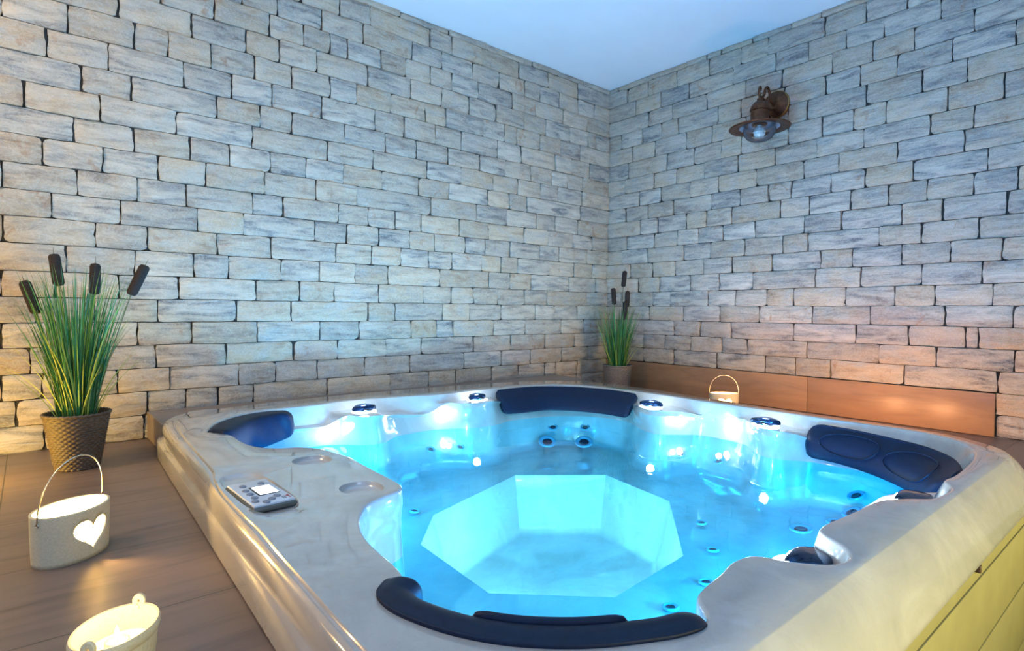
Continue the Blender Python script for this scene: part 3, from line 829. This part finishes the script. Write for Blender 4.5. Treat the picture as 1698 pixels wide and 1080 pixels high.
# raised middle pad of the near headrest, oval pads pressed into the right one
pth = smooth_path(60, 64)
mesh('pad', *T(sweep(pth, rprof([(.040, .158), (.044, .1735), (.056, .1705), (.0625, .159), (.060, .13), (.045, .12)]), 3)), M_foam, h4)
def oval_pad(c, w):
    O, I, B = OIB; pts = []
    for k in range(44):
        t = 2 * PI * k / 44
        f = c + w * math.copysign(abs(math.cos(t)) ** .8, math.cos(t)); lo = int(f); fr_ = f - lo
        a, b = I[lo].lerp(I[lo + 1], fr_), B[lo].lerp(B[lo + 1], fr_)
        v = .47 - .36 * math.sin(t); h = (b - a); h.z = 0; h.normalize()
        bul = .022 * (1 - (2 * v - 1) ** 2)
        pts.append(a.lerp(b, v) + h * (bul + .003) + Vector((0, 0, bul * .4 + .002)))
    mesh('pad_seam', *T(tube(pts, .0022, 6, True)), M_foam, h3)
oval_pad(15, 10); oval_pad(39, 11)

# diverter knobs with their lit rings
def knob(x, y, z, rz, r=.058, label=None):
    k = empty('diverter_knob', (x + 2.2, y + 1.6, z), rz); k.parent = tub
    if label: k['label'] = label
    mesh('light_ring', *lathe([(r * 1.28, .0005), (r * 1.28, .004), (r * 1.02, .006), (r * 1.0, .0005)], 40), M_glow, k)
    mesh('collar', *lathe([(r * .98, .0), (r * .98, .010), (r * .86, .014), (r * .5, .014), (.001, .014)], 40), M_chrome, k, angle=40)
    # wide fluted cap
    def disp(a, j, rr, zz):
        return 0
    prof = [(.001, .037), (.35, .0375), (.7, .036), (.92, .033), (1.0, .028), (1.03, .022), (1.0, .015), (.9, .011), (.4, .011)]
    vs, fs = [], []; n = 48
    for rr, zz in prof:
        for i in range(n):
            a = 2 * PI * i / n
            lx, ly = 1.34 * math.cos(a), .72 * math.sin(a)
            fl_ = 1 + .035 * math.cos(6 * a) if rr > .3 else 1
            dome = -.006 * (math.cos(a) ** 2) * rr
            vs.append(Vector((lx * rr * r * fl_, ly * rr * r * fl_, zz + dome)))
    for j in range(len(prof) - 1):
        for i in range(n): fs.append([j * n + i, j * n + (i + 1) % n, (j + 1) * n + (i + 1) % n, (j + 1) * n + i])
    mesh('grip', vs, fs, M_knob, k, angle=50)
    return k
KN = [(-2.51, -.585, .121, .1), (-1.835, -.62, .121, .2), (-1.20, -1.35, .112, -1.35), (-1.20, -1.985, .112, -1.35), (-1.90, -2.755, .091, .05), (-2.545, -2.745, .091, .12)]
for i, (x, y, z, a) in enumerate(KN):
    big = i >= 4
    knob(x, y, z, a, .058 if big else .047)
    light('knob_light', 'POINT', (x, y + (.0 if not big else .055), z + (.075 if not big else .02)), 1.7 if not big else 6.5, (.62, .82, 1.0), .02)
# small led spots on the tub wall
def led_spot(x, y, z, nx, ny):
    d = Vector((nx, ny, 0)).normalized()
    q = d.to_track_quat('Z', 'Y').to_matrix().to_4x4(); q.translation = Vector((x + 2.2, y + 1.6, z))
    l = mesh('spot_light', *xf(lathe([(.020, .0), (.020, .006), (.016, .010), (.0005, .011)], 24), q), M_led, tub)
    light('led_and_fill_light', 'POINT', (x + d.x * .05, y + d.y * .05, z), .45, (.5, .78, 1.0), .015)
for a in ((-2.70, -.600, .051, 0, -1), (-2.06, -.622, .062, 0, -1), (-1.19, -1.53, .057, -1, .3), (-1.12, -1.755, .044, -1, .4)): led_spot(*a)

# water jets under the surface
def jet(x, y, z, r, tilt=.45, dirx=0, diry=-1):
    d = Vector((dirx, diry, 0)).normalized() * math.sin(tilt) + Vector((0, 0, math.cos(tilt)))
    q = d.to_track_quat('Z', 'Y').to_matrix().to_4x4(); q.translation = Vector((x + 2.2, y + 1.6, z))
    j = mesh('jet', *xf(lathe([(r, 0), (r * 1.0, .005), (r * .9, .008), (r * .74, .005), (r * .56, .002)], 28), q), M_jetring, tub)
    mesh('nozzle', *xf(lathe([(r * .56, .002), (r * .50, .005), (r * .35, .004), (.0005, .003)], 24), q), M_jet, j)
C0 = Vector((-2.1, -1.57))
JETS = [(-1.429,-.776,-.15,.052),(-1.264,-.919,-.15,.052),(-1.33,-.72,-.085,.03),(-1.175,-.845,-.085,.03),(-1.30,-.69,-.05,.028),(-1.15,-.80,-.05,.028),
        (-2.143,-.62,-.12,.024),(-1.99,-.68,-.12,.022),(-1.17,-1.52,-.12,.024),(-1.14,-1.72,-.12,.026),
        (-1.71,-1.98,-.226,.022),(-1.91,-2.15,-.228,.022),(-2.15,-2.27,-.230,.024),(-1.215,-2.375,-.115,.034),(-1.285,-2.385,-.165,.038),(-1.466,-2.267,-.224,.044),(-1.335,-2.345,-.205,.036),
        (-2.37,-2.29,-.230,.024),(-2.54,-1.13,-.228,.022)]
for x, y, z, r in JETS:
    d = C0 - Vector((x, y)); jet(x, y, z, r, .45 if z > -.2 else .08, d.x, d.y)

# control panel in its recess
def panel():
    p = empty('control_panel', (-3.345 + 2.2, -1.738 + 1.6, .149), math.radians(2)); p.parent = tub
    p['label'] = 'grey keypad with a lit white display'
    mesh('bezel', *rbox(-.053, .053, -.112, .112, 0, .014, .006, 3), simple('panel_bezel', (.10, .10, .08), .25), p, angle=40)
    face = mesh('face_plate', *rbox(-.049, .049, -.107, .107, .012, .019, .003, 2), simple('panel_face', (.50, .55, .60), .4), p, angle=40)
    mesh('display', *rbox(-.010, .036, -.032, .040, .0185, .0205, .001, 1), simple('lit_display', (1, 1, 1), .3, emit=(.9, .96, 1), es=1.6), p)
    mesh('display_frame', *rbox(-.015, .037, -.038, .046, .0183, .0196, .0006, 1), simple('display_frame', (.03, .035, .04), .4), p)
    mb = simple('panel_button', (.17, .20, .25), .35)
    for x, y in ((.024, .066), (-.022, .064), (-.028, .022), (-.028, -.012), (-.028, -.046), (-.036, -.075) , (.020, -.062), (.002, -.078), (-.016, -.094)):
        mesh('button', *xf(lathe([(.0085, .0), (.0085, .0022), (.0065, .0034), (.0005, .0036)], 20, 1.0, 1.35), Matrix.Translation((x, y, .0185))), mb, p)
    # small printed emblem and marks
    red = simple('emblem_red', (.35, .03, .02), .5); dk = simple('print_dark', (.05, .05, .06), .5)
    mesh('emblem', *join(rbox(.040, .044, -.092, -.066, .0188, .0194, .0002, 1), rbox(.034, .040, -.082, -.074, .0188, .0194, .0002, 1)), red, p)
    mesh('lettering', *join(*[rbox(.030 - .0045 * k, .0325 - .0045 * k, -.094 + .002 * k, -.075 + .001 * k, .0188, .0193, .0002, 1) for k in range(2)]), dk, p)
panel()

# ------------------------------------------------------------------ water
wl = offset(WL[::2], -.004)
wv, wf = cdt(wl, (), .12, lambda x, y: -.02)
wo = mesh('water', wv, wf, M_water)
if wo.data.polygons[0].normal.z < 0: wo.data.flip_normals()
tag(wo, 'clear turquoise water filling the lit hot tub', 'water')

# ------------------------------------------------------------------ potted cattails
def basket(name, r0, r1, h, mat, parent):
    n = 144; bands = 24; prof = []
    rows = bands * 3
    for j in range(rows + 1):
        t = j / rows; prof.append((r0 + (r1 - r0) * t, h * t))
    def disp(a, j, r, z):
        k = int(round(a * n / (2 * PI))); b = j // 3
        rnd = (0, 1, .8)[j % 3]
        return rnd * (.0022 + .0030 * math.cos(k * PI / 3 + (PI if b % 2 else 0))) - .0015 * (1 - rnd)
    outer = lathe(prof, n, disp=disp)
    rim_pts = [((r1 + .001) * math.cos(a), (r1 + .001) * math.sin(a), h + .0018 * math.sin(a * 36)) for a in [2 * PI * i / 144 for i in range(144)]]
    inner = lathe([(r1 - .004, h), (r1 - .012, h - .03), (r1 - .02, h - .05), (.001, h - .05)], 40)
    bot = lathe([(r0, 0), (.001, .001)], n)
    return mesh(name, *join(outer, tube(rim_pts, .0055, 6, True), inner, bot), mat, parent)

def plant(loc, r0, r1, h, H, spread, nblades, heads, wick, label, seed, lim=.04):
    rn = random.Random(seed)
    p = empty('potted_cattail', loc, label=label, cat='potted plant', group=None)
    basket('basket', r0, r1, h, wick, p)
    vs, fs, cols = [], [], []
    for b in range(nblades):
        a = rn.uniform(0, 2 * PI); rr = r1 * .72 * math.sqrt(rn.random())
        x0, y0 = rr * math.cos(a) * .8, rr * math.sin(a) * .8
        L = H * rn.uniform(.55, 1.0)
        sp = spread * (rr / (r1 * .72)) ** 1.0 * rn.uniform(.35, 1.15) + rn.uniform(-.02, .02)
        droop = rn.uniform(0, .25) if rn.random() < .25 else rn.uniform(0, .06)
        da = a + rn.uniform(-.4, .4)
        w = rn.uniform(.0016, .0032); side = rn.uniform(0, PI)
        c = rn.random() ** 1.3; c = (c, c, c)
        n0 = len(vs); sg = 7
        if rn.random() < .12: L *= .62; sp *= 1.6; c = (1, 1, 1)
        for i in range(sg + 1):
            t = i / sg
            out = sp * t ** 1.5 + droop * L * t ** 4 * .5
            q = Vector((x0 + math.cos(da) * out, y0 + math.sin(da) * out, h - .04 + L * t - droop * L * .35 * t ** 4))
            q.x = min(q.x, -lim - loc[0]); q.y = min(q.y, -lim - loc[1])
            ww = w * (1 - t ** 3 * .92)
            s = Vector((math.cos(side), math.sin(side), 0)) * ww
            k = Vector((-math.sin(side), math.cos(side), 0)) * ww * .35
            vs += [q - s, q + k, q + s]; cols += [c] * 3
        for i in range(sg):
            a_ = n0 + i * 3
            fs += [[a_, a_ + 1, a_ + 4, a_ + 3], [a_ + 1, a_ + 2, a_ + 5, a_ + 4]]
    g = mesh('grass', vs, fs, M_grass, p)
    ca = g.data.color_attributes.new('rnd', 'FLOAT_COLOR', 'POINT')
    for i, c in enumerate(cols): ca.data[i].color = (*c, 1)
    for (x1, y1, z1, x2, y2, z2, r) in heads:        # lower and upper end of each velvet head
        A, B = Vector((x1, y1, z1)), Vector((x2, y2, z2)); d = (B - A).normalized(); L = (B - A).length
        base = Vector((x1 * .25, y1 * .25, h - .04))
        c1 = catmull([tuple(base), tuple(base.lerp(A, .5) + Vector((0, 0, .02))), tuple(A), tuple(A + d * .01)], 5, False)
        st = mesh('cattail_stem', *tube(c1, .0022, 6), M_stem, p)
        prof = [(.001, 0), (r * .75, .003), (r, .012), (r * 1.02, L * .5), (r, L - .012), (r * .75, L - .003), (.001, L)]
        q = d.to_track_quat('Z', 'Y').to_matrix().to_4x4(); q.translation = A
        mesh('cattail_head', *xf(lathe(prof, 20), q), M_cat, p)
        mesh('cattail_tip', *tube([B, B + d * .022 + Vector((.001, 0, .004))], [.0012, .0006], 5), M_stem, st)
    return p
RL, RD = Vector((.766, -.643)), Vector((.643, .766))
def H3(L): return [(RL.x * u0 + RD.x * d, RL.y * u0 + RD.y * d, z0, RL.x * u1 + RD.x * d, RL.y * u1 + RD.y * d, z1, r) for u0, z0, u1, z1, d, r in L]
plant((-3.648, -.428, 0), .070, .107, .215, .64, .15, 480,
      H3([(-.080, .714, -.100, .842, .02, .0195), (-.136, .605, -.186, .733, -.02, .0195), (.068, .681, .071, .805, .01, .018), (.222, .680, .281, .797, -.01, .019)]),
      M_wicker, 'tall cattail grass in a dark woven basket on the tiled floor left of the tub', 5)
plant((-.285, -.355, 0), .088, .110, .212, .54, .13, 330,
      H3([(.038, .82, .050, .945, 0, .018), (-.028, .682, -.038, .812, .01, .018), (.066, .664, .070, .79, -.01, .018), (.047, .565, .047, .71, -.04, .018)]),
      M_wicker2, 'artificial cattail grass in a grey woven basket in the corner of the stone walls', 9)

# ------------------------------------------------------------------ candle lanterns
def heart(n=44):
    out = []
    for i in range(n):
        t = 2 * PI * i / n
        out.append((16 * math.sin(t) ** 3 / 16.0, (13 * math.cos(t) - 5 * math.cos(2 * t) - 2 * math.cos(3 * t) - math.cos(4 * t) + 1.5) / 15.0))
    return out
def ellipse_arc(a, b, n=400):
    P = [(a * math.cos(2 * PI * i / n), b * math.sin(2 * PI * i / n)) for i in range(n + 1)]
    s = [0]
    for p, q in zip(P[:-1], P[1:]): s.append(s[-1] + math.hypot(q[0] - p[0], q[1] - p[1]))
    return P, s
def tealight(loc, label, power, color=(1.0, .58, .20), sc=1.0, group=None):
    c = empty('tealight_candle', loc, label=label, cat='candle')
    r = .019 * sc
    mesh('cup', *lathe([(r, 0), (r, .016), (r - .001, .017), (r - .0015, .012), (r - .0015, .002), (.001, .001)], 24), M_tin, c, angle=40)
    mesh('wax', *lathe([(r - .0018, .003), (r - .0018, .0125), (.004, .0115), (.0005, .0115)], 24), M_wax, c)
    mesh('wick', *tube([(0, 0, .011), (0, 0, .017), (.001, 0, .019)], .0006, 6), M_jet, c)
    fl_ = mesh('flame', *lathe([(.0005, .017), (.003, .020), (.0042, .025), (.003, .031), (.0015, .036), (.0003, .040)], 12), M_flame, c)
    fl_.visible_shadow = True
    l = light('candle_light', 'POINT', (loc[0], loc[1], loc[2] + .05), power, color, .012)
    return c
def lantern(loc, rz, a, b, h, label, heart_s=.735, hs=.026, handle=.10, lean=0.0):
    p = empty('heart_lantern', loc, rz, label=label, cat='candle lantern')
    P, s = ellipse_arc(a, b); Ltot = s[-1]
    # unroll the oval wall: heart centred at the front (-y side)
    H = [(heart_s * Ltot + q[0] * hs, h * .50 + q[1] * hs * .80) for q in heart()]
    n = 96; outer = [(Ltot * i / n, 0) for i in range(n + 1)] + [(Ltot, h * k / 8) for k in range(1, 8)] + [(Ltot - Ltot * i / n, h) for i in range(n + 1)] + [(0, h - h * k / 8) for k in range(1, 8)]
    v, f = cdt(outer, (H,), .011)
    def at(u):
        u = u % Ltot
        import bisect
        i = min(len(s) - 2, max(0, bisect.bisect_right(s, u) - 1)); t = (u - s[i]) / (s[i + 1] - s[i])
        return P[i][0] + (P[i + 1][0] - P[i][0]) * t, P[i][1] + (P[i + 1][1] - P[i][1]) * t
    vv = []
    for q in v:
        x, y = at(q.x); k = 1 - .035 * (1 - q.y / h) ** 2
        vv.append(Vector((x * k, y * k, q.y)))
    o = mesh('body', vv, f, M_cer, p)
    bm = bmesh.new(); bm.from_mesh(o.data); bmesh.ops.remove_doubles(bm, verts=bm.verts, dist=.0002); bmesh.ops.recalc_face_normals(bm, faces=bm.faces)
    # make sure the normals face outwards, then give the wall its thickness
    f0 = max(bm.faces, key=lambda q: q.calc_area()); cc = f0.calc_center_median()
    if f0.normal.x * cc.x + f0.normal.y * cc.y < 0: bmesh.ops.reverse_faces(bm, faces=bm.faces)
    bm.to_mesh(o.data); bm.free()
    md = o.modifiers.new('solid', 'SOLIDIFY'); md.thickness = .005; md.offset = -1
    mesh('base', *lathe([(.001, .001), (.955, .001), (.955, .006), (.001, .006)], 64, a, b), M_cer, p, angle=40)
    # wire handle hooked in two eyelets
    pts = []
    for i in range(29):
        t = PI * i / 28
        pts.append((-math.cos(t) * (a + .0015), -lean * math.sin(t), h - .016 + math.sin(t) ** .75 * (handle + .016)))
    mesh('handle', *tube(pts, .0016, 8), M_wire, p)
    for sgn in (-1, 1):
        q = Matrix.Translation((sgn * (a + .001), 0, h - .017)) @ Matrix.Rotation(PI / 2, 4, 'Y')
        mesh('eyelet', *xf(tube([(.004 * math.cos(t), .004 * math.sin(t), 0) for t in [2 * PI * i / 12 for i in range(12)]], .0012, 6, True), q), M_wire, p)
    return p
lantern((-3.712, -1.420, 0), .80, .097, .068, .125, 'speckled cream heart lantern with tall wire handle, candle lit, on the tiled floor', hs=.050, handle=.128, lean=.02)
tealight((-3.700, -1.405, .008), 'lit tealight inside the large heart lantern on the floor', 15, (1.0, .62, .20))
lantern((-.424, -1.333, 0), -.80, .089, .063, .120, 'small heart lantern behind the tub, standing before the brown skirting tiles', hs=.044, handle=.112, lean=.0)
tealight((-.424, -1.333, .008), 'lit tealight inside the heart lantern behind the tub', 7, (1.0, .50, .22))

def bucket(loc, rz, a, b, h, label):
    p = empty('candle_bucket', loc, rz, label=label, cat='candle holder')
    def disp(an, j, r, z):
        return .022 * abs(math.sin(an * 22)) ** .5 * (1 if 1 <= j <= 9 else 0)
    prof = [(.80, .0)] + [(.80 + .14 * k / 8, .006 + (h - .030) * k / 8) for k in range(9)] + [(.94, h - .020), (.99, h - .018), (1.02, h - .012), (1.02, h - .005), (.99, h), (.94, h - .001), (.92, h - .006), (.90, h - .02), (.80, .03), (.001, .03)]
    mesh('body', *join(lathe(prof, 176, a, b, disp), lathe([(.80, .0), (.001, .001)], 176, a, b)), M_cer, p, angle=50)
    for sg in (-1, 1):
        # rounded ear with a hole, standing at each end of the oval
        ring = []
        n = 28
        o_ = [(.0105 * math.cos(2 * PI * i / n), .012 * math.sin(2 * PI * i / n)) for i in range(n)]
        hl = [(.002 * math.cos(2 * PI * i / 14), .002 * math.sin(2 * PI * i / 14)) for i in range(14)]
        v, f = cdt(o_, (hl,))
        k = len(v)
        vs = [(-.0035, q.x, q.y) for q in v] + [(.0035, q.x, q.y) for q in v]
        fs = [list(t) for t in f] + [[i + k for i in t] for t in f] + [[i, (i + 1) % n, (i + 1) % n + k, i + k] for i in range(n)] + [[n + i, n + (i + 1) % 14, n + (i + 1) % 14 + k, n + i + k] for i in range(14)]
        o = mesh('ear', *xf((vs, fs), Matrix.Translation((sg * a * .985, 0, h + .004))), M_cer, p, angle=40)
        o.modifiers.new('bevel', 'BEVEL').width = .0012
        pts = [(sg * (a * .985 + .006 * math.sin(t)), .004 * math.cos(t) - .001, h + .001 - .006 * (1 - math.cos(t))) for t in [2 * PI * i / 14 for i in range(14)]]
        mesh('ring', *tube(pts, .0011, 6, True), M_wire, p)
    # melted wax filling the bucket
    mesh('wax_filling', *lathe([(.885, h - .040), (.86, h - .042), (.45, h - .044), (.001, h - .044)], 64, a, b), M_wax, p)
    return p
bucket((-3.686, -2.133, 0), 1.0, .0755, .058, .112, 'oval ribbed cream candle bucket nearest the camera, glowing inside')
tealight((-3.684, -2.128, .069), 'lit tealight inside the ribbed bucket', .9, sc=.95)
tealight((-.68, -1.98, 0), 'lit tealight hidden behind the tub rim by the right stone wall', 13, (1.0, .46, .20))
tealight((-.70, -2.36, 0), 'lit tealight hidden behind the tub rim nearest the end of the skirting tiles', 13, (1.0, .46, .20))

# ------------------------------------------------------------------ wall lamp
def wall_lamp():
    cx, cy, z0 = -.20, -1.42, 1.815
    p = empty('wall_lamp', (0, cy, 2.0), label='unlit rustic bronze lamp with a round brim and clear bulb on the right stone wall', cat='wall lamp')
    def L(part, M=Matrix()): return xf(part, Matrix.Translation((0, -cy, -2.0)) @ M)
    q = Matrix.Translation((.005, cy - .01, 1.995)) @ Matrix.Rotation(-PI / 2, 4, 'Y')
    mesh('wall_plate', *L(lathe([(.088, .0), (.088, .016), (.080, .022), (.070, .024), (.060, .034), (.030, .040), (.001, .041)], 48), q), M_bronze, p, angle=40)
    mesh('plate_rim', *L(lathe([(.0905, .008), (.0915, .014), (.0885, .019), (.085, .021)], 48), q), M_brass, p)
    arm = catmull([(-.03, cy - .01, 1.985), (-.07, cy - .004, 2.015), (-.075, cy, 2.06), (-.10, cy, 2.088), (-.13, cy, 2.075), (-.145, cy, 2.035), (-.165, cy, 2.015), (-.19, cy, 2.005), (cx, cy, 1.99)], 6, False)
    mesh('arm', *L(tube(arm, .0085, 10)), M_bronze, p)
    brace = catmull([(-.03, cy - .01, 1.96), (-.08, cy, 1.955), (-.12, cy, 1.975), (-.15, cy, 2.0), (-.185, cy, 2.01)], 6, False)
    mesh('brace', *L(tube(brace, .0075, 10)), M_bronze, p)
    curl = catmull([(cx + .012, cy, 1.985), (cx - .006, cy, 2.015), (cx - .016, cy, 2.045), (cx - .004, cy, 2.068), (cx + .012, cy, 2.062), (cx + .010, cy, 2.048)], 6, False)
    mesh('curl', *L(tube(curl, [.009 - .0045 * i / (len(curl) - 1) for i in range(len(curl))], 10)), M_bronze, p)
    ctr = Matrix.Translation((cx, cy, 0))
    mesh('socket_housing', *L(lathe([(.001, 1.995), (.018, 1.995), (.020, 1.978), (.036, 1.970), (.054, 1.945), (.060, 1.925), (.060, 1.918), (.055, 1.914), (.055, 1.850), (.060, 1.842), (.062, 1.832)], 40), ctr), M_bronze, p, angle=40)
    mesh('thumb_screw', *L(lathe([(.001, 0), (.017, 0), (.019, .004), (.019, .010), (.012, .014), (.001, .014)], 24), Matrix.Translation((cx + .055, cy - .03, 1.875)) @ Matrix.Rotation(PI / 2, 4, 'Y')), M_bronze, p, angle=40)
    sh = mesh('shade', *L(lathe([(.060, 1.838), (.085, 1.836), (.115, 1.828), (.150, 1.818), (.182, 1.812), (.184, 1.808), (.182, 1.805), (.150, 1.808), (.120, 1.812)], 64), ctr), M_bronze, p)
    mesh('reflector', *L(lathe([(.121, 1.811), (.105, 1.822), (.08, 1.831), (.045, 1.834)], 64), ctr), M_enam, sh)
    mesh('bulb_seat', *L(lathe([(.046, 1.835), (.046, 1.826), (.036, 1.824), (.001, 1.824)], 40), ctr), M_bronze, p, angle=40)
    mesh('glass_cover', *L(lathe([(.098, 1.818), (.098, 1.790), (.092, 1.765), (.076, 1.742), (.05, 1.727), (.02, 1.721), (.001, 1.720)], 48), ctr), M_glass, p)
    # faceted clear bulb
    prof = [(.014, 1.828), (.018, 1.815), (.030, 1.800), (.037, 1.782), (.034, 1.764), (.022, 1.750), (.001, 1.745)]
    mesh('bulb', *L(lathe(prof, 10), ctr), simple('bulb_crystal', (.62, .80, .92), .12, .35, var=.25, scale=60, bump=.3), p, smooth=False)
wall_lamp()
